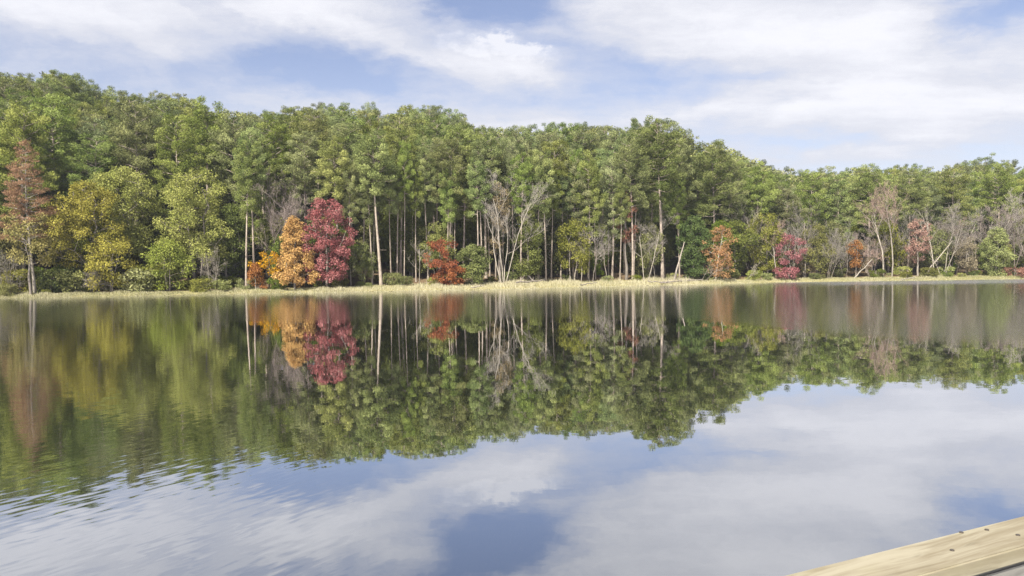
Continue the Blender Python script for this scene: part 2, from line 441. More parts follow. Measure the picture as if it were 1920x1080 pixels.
# ------------------------------------------------------------------ tree builders: each returns (wood arrays, leaf arrays)
def pine(seed, H=24.0, cb=0.5, Rm=3.6, nbr=46, cards=150, card=(0.42, 0.085), shape='dome', lean=0.0, flat=0.6, clump=0.85, gap=0.95):
    rng = np.random.default_rng(seed)
    wood = Tubes(); lv = Leaves()
    hz = np.linspace(0, 1, 9)
    ph = rng.uniform(0, 6.28)
    bend = 0.35 * np.sin(hz * 2.6 + ph) - 0.35 * math.sin(ph)
    P = np.stack([bend + lean * H * hz, 0.3 * np.sin(hz * 3.1 + ph * 2) - 0.3 * math.sin(ph * 2), hz * H * 0.97], 1)
    r0 = 0.0098 * H
    rad = np.maximum(r0 * (1 - hz) ** 0.75, 0.03); rad[0] *= 1.25
    wood.add(P, rad, 9)
    def axis(z):
        return np.array([np.interp(z, P[:, 2], P[:, 0]), np.interp(z, P[:, 2], P[:, 1]), z])
    # dead stubs below the crown
    for k in range(7):
        z = H * rng.uniform(0.12, max(cb, 0.2)); a = rng.uniform(0, 6.28); l = rng.uniform(0.3, 1.3)
        b = axis(z); wood.add(np.stack([b, b + np.array([math.cos(a) * l, math.sin(a) * l, rng.uniform(-0.1, 0.3)])]), [0.035, 0.012], 4)
    def puff(ctr, r, n):
        d = unit(rng.normal(0, 1, (n, 3)))
        q = d * (rng.uniform(0, 1, (n, 1)) ** 0.36) * r * np.array([1, 1, flat])
        D = unit(rng.normal(0, 0.75, (n, 3)) + d * 0.7 + np.array([0, 0, 0.25]))
        N = unit(d * np.array([1, 1, 1.3]) + rng.normal(0, 0.45, (n, 3)) + np.array([0, 0, 0.3]))
        L = rng.uniform(0.7, 1.25, n) * card[0]; W = rng.uniform(0.8, 1.25, n) * card[1]
        tint = np.clip(rng.uniform(0.1, 0.8) + rng.normal(0, 0.2, n), 0, 1)
        lv.add(ctr + q - D * (L * 0.4)[:, None], D, N, L, W, tint)
    if shape == 'dome':
        for k in range(16):
            t = rng.uniform(0.3, 1.0); z = H * (cb + (0.985 - cb) * t)
            q = rng.normal(0, 0.75, 3) * np.array([1, 1, 0.3]) * (1.25 - t)
            r = clump * rng.uniform(0.6, 0.95) * (0.75 if t > 0.85 else 1)
            puff(axis(z) + q, r, int(cards * (r / clump) ** 2))
    a = rng.uniform(0, 6.28)
    for k in range(nbr):
        t = (k + rng.uniform(-0.4, 0.4)) / nbr; t = min(max(t, 0), 1) ** 0.82
        z = H * (cb + (0.985 - cb) * t)
        a += 2.4 + rng.normal(0, 0.35)
        if shape == 'dome':
            prof = (0.62 + 0.38 * min(t / 0.35, 1)) * (1 - max(t - 0.35, 0) / 0.65 * 0.15) * math.sqrt(max(1 - (max(t - 0.25, 0) / 0.78) ** 3.2, 0.03))
        else:
            prof = (0.75 + 0.25 * min(t / 0.12, 1)) * (1 - t) ** 0.8 + 0.06
        l = Rm * prof * rng.uniform(0.65, 1.12)
        up = (-0.12 + 0.75 * t + rng.normal(0, 0.1)) if shape == 'dome' else (0.05 + 0.35 * t + rng.normal(0, 0.08))
        b0 = axis(z - l * max(up, 0) * 0.5)
        tip = b0 + np.array([math.cos(a) * l, math.sin(a) * l, l * up])
        C = curve(b0, tip, rng.uniform(-0.1, 0.12) * l, rng, 5, 0.10)
        wood.add(C, np.linspace(max(0.02 + 0.017 * l, 0.025), 0.014, 5), 5)
        ncl = max(1, int(round(l / gap)))
        for c in range(ncl):
            f = 1.0 - 0.72 * c / max(ncl, 1) + rng.normal(0, 0.05)
            f = min(max(f, 0.15), 1.02)
            base = C[0] + (C[-1] - C[0]) * f
            side = np.array([-math.sin(a), math.cos(a), 0.0]) * rng.normal(0, 0.42) * (0.4 + f)
            ctr = base + side + np.array([0, 0, rng.uniform(0.0, 0.35)])
            if c: wood.add(np.stack([base - (C[-1] - C[0]) * 0.1, ctr]), [0.022, 0.01], 3)
            r = clump * rng.uniform(0.65, 1.25) * (0.82 if t > 0.8 else 1.0)
            n = int(cards * r * r / (clump * clump) * rng.uniform(0.8, 1.1))
            puff(ctr, r, n)
    return wood.arrays(), lv.arrays()

def broadleaf(seed, H=11.0, Rm=4.0, cb=0.2, nclump=110, leaves=150, leaf=(0.24, 0.15), shape='oval', stems=1, clump=0.8, open_=0.25, lean=0.0):
    rng = np.random.default_rng(seed)
    wood = Tubes(); lv = Leaves()
    limbs = []
    for s in range(stems):
        a0 = rng.uniform(0, 6.28)
        off = np.array([math.cos(a0), math.sin(a0), 0]) * (0.0 if stems == 1 else 0.35)
        lx = (0.04 if stems == 1 else 0.16) * H
        top = np.array([math.cos(a0) * lx * rng.uniform(0.5, 1.3) + lean * H, math.sin(a0) * lx * rng.uniform(0.5, 1.3), H * rng.uniform(0.78, 0.92)])
        C = curve(off, top, 0, rng, 8, 0.02 * H)
        r0 = 0.016 * H / math.sqrt(stems) + 0.02
        rad = np.maximum(r0 * (1 - np.linspace(0, 1, 8)) ** 0.7, 0.025)
        wood.add(C, rad, 8); limbs.append(C)
    trunkP = np.concatenate([np.stack([np.interp(np.linspace(0, 1, 24), np.linspace(0, 1, len(C)), C[:, k]) for k in range(3)], 1) for C in limbs])
    trunkP = trunkP[trunkP[:, 2] > cb * H * 0.8]
    # lumps that make the outline uneven
    la = rng.uniform(0, 6.28, 6); lz = rng.uniform(0.1, 1, 6); lw = rng.uniform(-0.45, 0.38, 6)
    nodes = [trunkP]
    for k in range(nclump):
        t = rng.uniform(0, 1) ** 0.9
        if shape == 'oval':
            prof = math.sqrt(max(1 - ((t - 0.42) / 0.60) ** 2, 0.02))
        elif shape == 'cone':
            prof = (1 - t) ** 0.75 * (0.75 + 0.25 * min(t / 0.15, 1)) + 0.05
        elif shape == 'spread':
            prof = math.sqrt(max(1 - ((t - 0.55) / 0.62) ** 2, 0.05))
        a = rng.uniform(0, 6.28)
        lump = sum(w * math.exp(-((math.cos(a - q) - 1) / 0.5) ** 2 - ((t - zz) / 0.22) ** 2) for q, zz, w in zip(la, lz, lw))
        rr = Rm * max(prof * (1 + lump), 0.05) * (1 - open_ * rng.uniform(0, 1) ** 1.2 - (0.35 if rng.uniform() < 0.25 else 0))
        z = H * (cb + (1 - cb) * t)
        lnx = lean * z
        ctr = np.array([math.cos(a) * rr + lnx, math.sin(a) * rr, z])
        cand = np.concatenate(nodes)
        dd = np.linalg.norm((cand - ctr) * np.array([1, 1, 1.0]), axis=1) + np.maximum(cand[:, 2] - ctr[2] + 0.3, 0) * 2.0
        b = cand[int(np.argmin(dd))]
        ln = float(np.linalg.norm(ctr - b))
        C = curve(b, ctr, 0.08 * ln, rng, 4, 0.05 * ln)
        wood.add(C, np.linspace(0.018 + 0.012 * ln, 0.009, 4), 4)
        nodes.append(C[1:3])
        r = clump * rng.uniform(0.7, 1.35) * (0.75 if t > 0.9 else 1)
        n = int(leaves * rng.uniform(0.7, 1.2) * (r / clump) ** 2)
        d = unit(rng.normal(0, 1, (n, 3)))
        q = d * (rng.uniform(0, 1, (n, 1)) ** 0.5) * r * np.array([1, 1, 0.72])
        D = unit(d + np.array([0, 0, -0.35]) + rng.normal(0, 0.5, (n, 3)))
        N = unit(rng.normal(0, 0.45, (n, 3)) + np.array([0, 0, 0.45]) + d)
        L = rng.uniform(0.7, 1.3, n) * leaf[0]; W = rng.uniform(0.7, 1.3, n) * leaf[1]
        tint = np.clip(rng.uniform(0.1, 0.8) + rng.normal(0, 0.22, n), 0, 1)
        lv.add(ctr + q, D, N, L, W, tint)
    return wood.arrays(), lv.arrays()

def bare(seed, H=12.0, spread=0.5, stems=1, cb=0.35, levels=4, twig=0.009, lean=0.0, dens=1.0, up=0.55):
    """leafless tree: returns (trunk arrays, twig arrays)"""
    rng = np.random.default_rng(seed)
    wood = Tubes(); tw = Tubes()
    def grow(p, d, l, r, lev):
        n = 6 if lev <= 1 else 4
        P = [p]; dd = d.copy()
        for i in range(n - 1):
            dd = unit(dd + rng.normal(0, 0.10 if lev == 0 else 0.20, 3) + np.array([0, 0, 0.05 * lev]))
            P.append(P[-1] + dd * l / (n - 1))
        P = np.array(P)
        rad = np.linspace(r, r * (0.45 if lev < 2 else 0.35), n)
        (wood if lev <= 1 else tw).add(P, np.maximum(rad, twig * 0.6), (8, 6, 4, 3, 3)[min(lev, 4)])
        if lev >= levels: return
        nk = int(round((6, 7, 6, 5, 4)[lev] * dens * rng.uniform(0.8, 1.2)))
        for k in range(nk):
            lo = cb if lev == 0 else 0.25
            f = lo + (1 - lo) * (k + rng.uniform(0, 1)) / nk
            f = min(f, 0.98)
            i = f * (n - 1); j = int(i); q = P[j] + (P[min(j + 1, n - 1)] - P[j]) * (i - j)
            ax = unit(P[min(j + 1, n - 1)] - P[j] if j < n - 1 else P[j] - P[j - 1])
            rr = unit(np.cross(ax, rng.normal(0, 1, 3)))
            nd = unit(ax * rng.uniform(0.5, 0.9) + rr * spread * rng.uniform(0.8, 1.6) + np.array([0, 0, up * 0.35]))
            grow(q, nd, l * rng.uniform(0.34, 0.56) * (1.1 - 0.35 * f), max(np.interp(f, [0, 1], [r, r * 0.45]) * 0.55, twig), lev + 1)
    for s in range(stems):
        a = rng.uniform(0, 6.28) if stems == 1 else 6.28 * s / stems + rng.uniform(-0.4, 0.4)
        sp = 0.04 if stems == 1 else rng.uniform(0.12, 0.28)
        d = unit(np.array([math.cos(a) * sp + lean, math.sin(a) * sp, 1.0]))
        o = np.array([math.cos(a), math.sin(a), 0]) * (0 if stems == 1 else 0.3)
        grow(o, d, H * rng.uniform(0.72, 0.86) if stems > 1 else H * 0.82, 0.0086 * H / (stems ** 0.4), 0)
    return wood.arrays(), tw.arrays()

def wood_mesh(name, arr, mat): return quad_mesh(name, arr[0], arr[1], mat, smooth=True)
def leaf_mesh(name, arr, mat): return quad_mesh(name, arr[0], arr[1], mat, tint=arr[2])

def tree(name, built, bark, leafmat, loc, label, cat, group=None, rz=0.0, scale=(1, 1, 1), fine=None):
    root = empty(name, loc, rz, scale)
    tag(root, label, cat, group)
    w, l = built
    link('trunk', wood_mesh('trunk', w, M[bark]), root)
    if leafmat is not None:
        link('crown', leaf_mesh('crown', l, M[leafmat]), root)
    else:
        link('crown', wood_mesh('crown', l, M[fine or bark]), root)
    return root

def copy_tree(src, loc, rz, scale, label=None, group=None):
    r = src.copy(); COL.objects.link(r)
    r.location = loc; r.rotation_euler = (0, 0, rz); r.scale = scale
    for ch in src.children:
        c = ch.copy(); COL.objects.link(c); c.parent = r
    if label: r['label'] = label
    if group: r['group'] = group
    return r

rnd = random.Random(11)
OCC = []     # (x, y, keep-out radius)
BIG = []     # discs for the visibility test

# ------------------------------------------------------------------ trees one can single out along the shore
def at_tree(name, kind, px, s, top, label, cat, bark, leafmat=None, ref_h=None, fine=None, wscale=1.0, base_py=530, group=None, rz=None, **kw):
    X, Y, Z = spot(px, s, base_py)
    h = top_height(px, top, Y, Z)
    built = kind(H=h, **kw)
    OCC.append((X, Y, 2.2))
    return tree(name, built, bark, leafmat, (X, Y, Z - 0.05), label, cat, group, rnd.uniform(0, 6.28) if rz is None else rz, (wscale, wscale, 1), fine)

def front_trees():
    at_tree('cypress_tree', pine, 66, 3.2, 268, 'tall rust brown cypress with bare pale lower trunk at the left shore', 'tree', 'pale_bark', 'rust',
            seed=101, cb=0.36, Rm=3.3, nbr=66, cards=105, card=(0.34, 0.07), shape='cone', flat=0.4, clump=0.72)
    at_tree('broadleaf_tree', broadleaf, 58, 2.4, 402, 'small golden yellow tree spreading around the rust cypress trunk', 'tree', 'grey_bark', 'gold',
            seed=102, Rm=3.2, cb=0.40, nclump=44, leaves=90, shape='spread', clump=0.75)
    at_tree('broadleaf_tree', broadleaf, 165, 7.5, 345, 'big golden green tree beside the rust cypress', 'tree', 'grey_bark', 'gold',
            seed=103, Rm=5.0, cb=0.18, nclump=200, leaves=120, clump=0.8, stems=3, open_=0.5)
    at_tree('broadleaf_tree', broadleaf, 232, 10.5, 318, 'big yellow green tree with a rounded top behind the golden green one', 'tree', 'grey_bark', 'yellowgreen',
            seed=104, Rm=5.2, cb=0.25, nclump=190, leaves=120, clump=0.85, stems=3, open_=0.5)
    at_tree('broadleaf_tree', broadleaf, 205, 4.5, 440, 'low golden bushy tree at the bank below the big golden green tree', 'tree', 'grey_bark', 'gold',
            seed=105, Rm=3.6, cb=0.12, nclump=62, leaves=95, shape='oval', open_=0.6, stems=3)
    at_tree('broadleaf_tree', broadleaf, 372, 8.5, 322, 'tall yellow green tree left of the paired pine trunks', 'tree', 'grey_bark', 'yellowgreen',
            seed=106, Rm=5.0, cb=0.22, nclump=190, leaves=110, clump=0.8, stems=4, open_=0.5)
    at_tree('broadleaf_tree', broadleaf, 318, 4.8, 452, 'low bright yellow green tree near the water on the left', 'tree', 'grey_bark', 'yellowgreen',
            seed=107, Rm=3.2, cb=0.08, nclump=62, leaves=95, stems=4, open_=0.6)
    at_tree('broadleaf_tree', broadleaf, 425, 11, 390, 'mid green tree behind the grey brush on the left', 'tree', 'grey_bark', 'green',
            seed=108, Rm=3.2, cb=0.15, nclump=80, leaves=150)
    at_tree('bare_tree', bare, 398, 4.5, 455, 'low leafless grey tree of tangled pale twigs below the yellow green trees', 'tree', 'pale_bark', fine='pale_bark',
            seed=109, stems=4, spread=0.9, cb=0.15, levels=3, up=0.1)
    at_tree('bare_tree', bare, 175, 3.4, 502, 'sprawling tangle of bare grey branches on the left bank', 'tree', 'pale_bark', fine='pale_bark',
            seed=110, stems=6, spread=1.1, cb=0.1, levels=3, up=-0.2)
    at_tree('bare_tree', bare, 12, 4.0, 470, 'leafless grey brush at the left edge by the cypress', 'tree', 'pale_bark', fine='twig_grey',
            seed=111, stems=5, spread=0.9, cb=0.1, levels=3, up=0.0)
    at_tree('bare_tree', bare, 520, 9.0, 330, 'tall leafless mauve grey tree behind the orange tree', 'tree', 'twig_mauve', fine='twig_mauve',
            seed=112, stems=3, spread=0.55, cb=0.25, levels=4, dens=1.1)
    at_tree('broadleaf_tree', broadleaf, 553, 4.0, 408, 'bright orange cone shaped tree beside the red tree', 'tree', 'pale_bark', 'orange',
            seed=113, Rm=3.3, cb=0.06, nclump=125, leaves=150, shape='cone', clump=0.62, open_=0.4)
    at_tree('broadleaf_tree', broadleaf, 613, 5.6, 376, 'rounded crimson red tree right of the orange tree', 'tree', 'grey_bark', 'red',
            seed=171, Rm=3.5, cb=0.08, nclump=170, leaves=105, shape='oval', clump=0.6, open_=0.4)
    at_tree('sapling', broadleaf, 480, 4.2, 492, 'small orange yellow sapling left of the orange tree', 'tree', 'grey_bark', 'rustorange',
            seed=115, Rm=1.3, cb=0.08, nclump=26, leaves=90, shape='cone', clump=0.45, leaf=(0.2, 0.12))
    at_tree('broadleaf_tree', broadleaf, 505, 5.2, 470, 'small thin orange tree leaning out beside the big orange tree', 'tree', 'grey_bark', 'orange',
            seed=116, Rm=1.7, cb=0.4, nclump=16, leaves=60, clump=0.5)
    at_tree('bare_tree', bare, 786, 4.5, 448, 'slim pale dead sapling at the bank left of the rust red tree', 'tree', 'pale_bark', fine='pale_bark',
            seed=117, cb=0.4, levels=2, spread=0.6)
    at_tree('bare_tree', bare, 800, 6.5, 455, 'thin grey dead sapling close beside the slim pale one', 'tree', 'grey_bark', fine='twig_grey',
            seed=118, cb=0.3, levels=3, spread=0.6)
    at_tree('broadleaf_tree', broadleaf, 828, 5.5, 448, 'small rust red tree on the bank in the middle', 'tree', 'grey_bark', 'rustred',
            seed=119, Rm=2.3, cb=0.1, nclump=44, leaves=80, clump=0.55, open_=0.7, shape='spread')
    at_tree('shrub', broadleaf, 850, 4.6, 500, 'low rust orange bush spreading right of the rust red tree', 'shrub', 'grey_bark', 'rustred',
            seed=120, Rm=1.9, cb=0.05, nclump=26, leaves=110, shape='spread', stems=3, clump=0.5)
    at_tree('broadleaf_tree', broadleaf, 885, 6.5, 462, 'bushy green tree right of the rust red tree', 'tree', 'grey_bark', 'green',
            seed=121, Rm=2.7, cb=0.05, nclump=80, leaves=150, shape='oval', open_=0.5, clump=0.7, stems=2)
    at_tree('bare_tree', bare, 945, 6.0, 326, 'large pale leafless tree of several stems in the middle', 'tree', 'pale_bark', fine='twig_grey',
            seed=122, stems=4, spread=0.55, cb=0.35, levels=4, dens=1.0)
    at_tree('broadleaf_tree', broadleaf, 938, 8.5, 345, 'thin tan leaved tree tangled with the large pale bare tree', 'tree', 'grey_bark', 'tan',
            seed=123, Rm=1.8, cb=0.3, nclump=36, leaves=70, clump=0.6)
    at_tree('broadleaf_tree', broadleaf, 990, 8.0, 398, 'bright green tree just right of the pale many stemmed bare tree', 'tree', 'grey_bark', 'green',
            seed=124, Rm=2.5, cb=0.12, nclump=85, leaves=140, shape='oval', open_=0.5, clump=0.75)
    for k, (px, s, top, w) in enumerate([(1068, 7, 436, 'leftmost'), (1090, 5.5, 425, 'second from left'), (1112, 6.5, 432, 'third from left'), (1138, 7.5, 428, 'rightmost')]):
        at_tree('bare_tree', bare, px, s, top, 'slim grey leafless tree, %s of the four in the middle of the bank' % w, 'tree', 'grey_bark', fine='twig_grey',
                seed=130 + k, cb=0.45, levels=3, spread=0.8, up=0.1, dens=1.2, group='slim bare trees on the middle bank')
    at_tree('bare_tree', bare, 1212, 4.0, 408, 'pale forked leafless tree with crooked limbs left of the thick pine trunk', 'tree', 'pale_bark', fine='twig_grey',
            seed=139, stems=2, spread=0.75, cb=0.4, levels=4, dens=0.9)
    at_tree('bare_tree', bare, 1228, 6.0, 452, 'short grey leafless tree behind the pale forked tree', 'tree', 'grey_bark', fine='twig_grey',
            seed=140, spread=0.8, cb=0.4, levels=3)
    at_tree('cedar_tree', broadleaf, 1300, 5.5, 405, 'dark green cedar reaching down to the bank left of the rust orange tree', 'tree', 'grey_bark', 'cedar',
            seed=141, Rm=2.5, cb=0.03, nclump=130, leaves=160, shape='oval', open_=0.4, clump=0.7)
    at_tree('broadleaf_tree', broadleaf, 1342, 3.8, 425, 'rust orange tree leaning right over the bank', 'tree', 'pale_bark', 'rustorange',
            seed=142, Rm=3.2, cb=0.12, nclump=72, leaves=75, clump=0.6, open_=0.75, lean=0.10, rz=0.0)
    at_tree('bare_tree', bare, 1318, 2.8, 478, 'pale leaning leafless tree below the rust orange tree', 'tree', 'pale_bark', fine='pale_bark',
            seed=143, stems=2, spread=0.6, cb=0.3, levels=2, lean=0.5, rz=0.0)
    at_tree('bare_tree', bare, 1398, 3.0, 486, 'pale bare tree bent low to the right over the bank', 'tree', 'pale_bark', fine='pale_bark',
            seed=144, spread=0.6, cb=0.3, levels=3, lean=1.0, rz=0.0)
    at_tree('broadleaf_tree', broadleaf, 1440, 9.0, 402, 'olive green tree behind the pinkish bare tree', 'tree', 'grey_bark', 'olive',
            seed=145, Rm=4.0, cb=0.12, nclump=110, leaves=130, clump=0.85)
    at_tree('bare_tree', bare, 1456, 5.0, 405, 'leafless pinkish tree beside the small crimson tree', 'tree', 'pale_bark', fine='twig_pink',
            seed=146, spread=0.5, cb=0.3, levels=4)
    at_tree('broadleaf_tree', broadleaf, 1482, 4.8, 440, 'small sparse crimson tree on the right bank', 'tree', 'grey_bark', 'red',
            seed=147, Rm=2.5, cb=0.35, nclump=36, leaves=90, clump=0.6, open_=0.6)
    at_tree('shrub', broadleaf, 1477, 3.0, 500, 'low dark red shrub at the water below the small crimson tree', 'shrub', 'grey_bark', 'red',
            seed=148, Rm=2.2, cb=0.03, nclump=28, leaves=110, shape='spread', stems=3, clump=0.5)
    at_tree('bare_tree', bare, 1508, 6.0, 396, 'leafless grey tree with a fan of fine twigs right of the small crimson tree', 'tree', 'grey_bark', fine='twig_grey',
            seed=149, stems=2, spread=0.5, cb=0.35, levels=4)
    at_tree('broadleaf_tree', broadleaf, 1532, 7.0, 420, 'olive green tree between grey bare trees on the right', 'tree', 'grey_bark', 'olive',
            seed=150, Rm=2.8, cb=0.1, nclump=80, leaves=130, clump=0.75)
    at_tree('bare_tree', bare, 1555, 4.5, 438, 'short leafless tan tree by the water left of the tall pale trunks', 'tree', 'grey_bark', fine='twig_grey',
            seed=151, stems=3, spread=0.6, cb=0.25, levels=4)
    at_tree('bare_tree', bare, 1657, 5.0, 368, 'tall pale trunk with pinkish leafless top, left one of two', 'tree', 'pale_bark', fine='twig_pink',
            seed=152, spread=0.45, cb=0.55, levels=4, dens=1.15)
    at_tree('bare_tree', bare, 1673, 5.8, 362, 'tall pale trunk with pinkish leafless top, right one of two', 'tree', 'pale_bark', fine='twig_pink',
            seed=153, spread=0.45, cb=0.6, levels=4, dens=1.15)
    at_tree('broadleaf_tree', broadleaf, 1605, 5.5, 450, 'small rust orange tree on the right bank', 'tree', 'grey_bark', 'rustorange',
            seed=154, Rm=1.8, cb=0.3, nclump=24, leaves=70, clump=0.6, open_=0.6)
    at_tree('bare_tree', bare, 1632, 6.5, 450, 'short pinkish leafless tree left of the two tall pale trunks', 'tree', 'grey_bark', fine='twig_pink',
            seed=155, stems=3, spread=0.8, cb=0.2, levels=4)
    at_tree('broadleaf_tree', broadleaf, 1722, 6.5, 412, 'thin salmon pink leaved tree right of the two tall pale trunks', 'tree', 'pale_bark', 'pinkish',
            seed=156, Rm=2.4, cb=0.3, nclump=48, leaves=80, clump=0.6, open_=0.5)
    at_tree('bare_tree', bare, 1752, 4.5, 392, 'single white trunk with few bare branches on the right', 'tree', 'pale_bark', fine='pale_bark',
            seed=157, spread=0.5, cb=0.6, levels=3, dens=0.9)
    at_tree('bare_tree', bare, 1768, 6.0, 388, 'leafless pale tree with limbs fanning upward on the right', 'tree', 'pale_bark', fine='twig_grey',
            seed=158, stems=3, spread=0.5, cb=0.3, levels=4)
    at_tree('bare_tree', bare, 1790, 8.0, 405, 'leafless mauve tree behind the leaning pale trunk', 'tree', 'twig_mauve', fine='twig_mauve',
            seed=159, stems=2, spread=0.6, cb=0.25, levels=4)
    at_tree('bare_tree', bare, 1840, 9.0, 372, 'tall leafless tan tree left of the yellow green willow', 'tree', 'grey_bark', fine='twig_grey',
            seed=160, stems=2, spread=0.5, cb=0.3, levels=4, dens=1.1)
    at_tree('broadleaf_tree', broadleaf, 1868, 4.5, 428, 'yellow green willow near the right edge', 'tree', 'grey_bark', 'yellowgreen',
            seed=161, Rm=2.0, cb=0.05, nclump=80, leaves=130, clump=0.65)
    at_tree('bare_tree', bare, 1898, 7.0, 385, 'leafless grey brown tree at the right edge', 'tree', 'twig_mauve', fine='twig_mauve',
            seed=162, stems=3, spread=0.55, cb=0.25, levels=4, dens=1.1)
    at_tree('bare_tree', bare, 1935, 6.0, 380, 'leafless grey tree cut off by the right edge', 'tree', 'grey_bark', fine='twig_grey',
            seed=163, stems=3, spread=0.55, cb=0.25, levels=4)
    at_tree('shrub', broadleaf, 1905, 2.8, 502, 'low rust coloured shrub under the bare trees at the right edge', 'shrub', 'grey_bark', 'rustred',
            seed=164, Rm=2.8, cb=0.02, nclump=30, leaves=100, shape='spread', stems=4, clump=0.5)
    at_tree('broadleaf_tree', broadleaf, 1175, 9.0, 345, 'thin rust leaved tree among the pines above the middle bank', 'tree', 'grey_bark', 'rustred',
            seed=165, Rm=1.8, cb=0.4, nclump=26, leaves=80, clump=0.6, open_=0.6)
    at_tree('bare_tree', bare, 1412, 10.0, 378, 'pale bare tree with limbs arching left above the olive tree', 'tree', 'pale_bark', fine='pale_bark',
            seed=166, stems=2, spread=0.6, cb=0.5, levels=3, lean=-0.1, rz=0.0)
front_trees()

# leaning dead trunks and fallen wood
def log_thing(name, pts, r0, r1, label, cat, stubs=6, seed=0, bark='pale_bark'):
    rng = np.random.default_rng(seed)
    P = np.array(pts, float); o = P[0].copy(); P = P - o
    t = np.linspace(0, 1, 8)
    C = np.stack([np.interp(t, np.linspace(0, 1, len(P)), P[:, k]) for k in range(3)], 1)
    C[1:-1] += rng.normal(0, 0.05, (6, 3))
    root = empty(name, tuple(o)); tag(root, label, cat)
    w = Tubes(); w.add(C, np.linspace(r0, r1, 8), 8)
    link('log', wood_mesh('log', w.arrays(), M[bark]), root)
    for k in range(stubs):
        b = C[rng.integers(1, 7)] ; d = unit(np.array([rng.normal(0, 0.6), rng.normal(0, 0.5), rng.uniform(-0.4, 1.0)]))
        l = rng.uniform(0.4, 1.3)
        w = Tubes(); w.add(np.stack([b, b + d * l * 0.5 + rng.normal(0, 0.05, 3), b + d * l]), [r1 * 0.8, r1 * 0.6, r1 * 0.25], 5)
        link('branch', wood_mesh('branch', w.arrays(), M[bark]), root)

def fallen():
    def pt(px, s, h): 
        X, Y, Z = spot(px, s); return (X, Y, Z + h)
    log_thing('leaning_trunk', [pt(1264, 4.0, 0), pt(1284, 5.0, 6.6)], 0.19, 0.07, 'grey dead trunk leaning right beside the thick pine trunk', 'dead trunk', 3, 1, 'grey_bark')
    log_thing('leaning_trunk', [pt(1732, 4.5, 0), pt(1786, 6.0, 6.6)], 0.12, 0.05, 'pale dead trunk leaning right across the white trunk', 'dead trunk', 3, 2)
    log_thing('leaning_trunk', [pt(1600, 3.6, 0), pt(1636, 5.0, 3.4)], 0.13, 0.06, 'thin pale dead trunk leaning right by the small rust orange tree', 'dead trunk', 2, 3)
    log_thing('fallen_log', [pt(968, 1.0, 0.75), pt(1022, 1.6, 0.95)], 0.12, 0.07, 'weathered grey log lying on short branch stubs in the straw grass', 'log', 8, 4, 'grey_bark')
    log_thing('fallen_log', [pt(1238, 0.6, 0.35), pt(1318, 1.2, 0.65)], 0.14, 0.06, 'dark fallen tree with broken branches at the waterline', 'log', 10, 5, 'grey_bark')
    log_thing('fallen_log', [pt(1215, 1.2, 0.55), pt(1262, 0.2, 0.2)], 0.09, 0.05, 'short fallen limb at the left end of the dark fallen tree', 'log', 5, 6, 'grey_bark')
    log_thing('driftwood', [pt(884, 0.5, 0.25), pt(908, 1.0, 0.5)], 0.08, 0.04, 'grey driftwood branch at the waterline below the bushy green tree', 'driftwood', 5, 7, 'grey_bark')
    log_thing('driftwood', [pt(1088, 0.4, 0.3), pt(1120, 1.3, 0.5)], 0.08, 0.04, 'grey driftwood branch in the grass below the four slim bare trees', 'driftwood', 5, 8, 'grey_bark')
    log_thing('driftwood', [pt(1690, 0.2, 0.2), pt(1716, 0.9, 0.45)], 0.09, 0.04, 'pale driftwood branch at the waterline right of the two tall pale trunks', 'driftwood', 5, 9)
fallen()

# ------------------------------------------------------------------ pines
PV = []          # pine variants: (trunk mesh, crown mesh, nominal height)
PINE_H = 24.0
def make_pine_variants():
    specs = [(0.50, 3.6, 44), (0.44, 4.0, 48), (0.56, 3.5, 40), (0.48, 4.3, 50), (0.36, 3.9, 54), (0.60, 3.8, 38), (0.44, 3.4, 46), (0.52, 4.1, 44),
             (0.28, 4.0, 58), (0.24, 4.3, 62), (0.32, 4.4, 58), (0.20, 3.8, 62)]
    for i, (cb, rm, nb) in enumerate(specs):
        w, l = pine(200 + i, PINE_H, cb, rm * 0.9, int(nb * 0.92), 300, card=(0.30, 0.07), clump=0.84, gap=1.15, flat=0.70, lean=rnd.uniform(-0.015, 0.015))
        PV.append((wood_mesh('trunk', w, M['pine_bark']), leaf_mesh('crown', l, M['pine'])))
make_pine_variants()

PINES = []       # dicts
def pine_at(X, Y, h, var=None, label=None, group=None, wide=1.0):
    PINES.append(dict(x=X, y=Y, z=float(ground(X, Y)), h=h, var=rnd.randrange(len(PV)) if var is None else var, label=label, group=group,
                      w=wide * rnd.uniform(0.9, 1.12), rz=rnd.uniform(0, 6.28)))
    OCC.append((X, Y, 2.6))

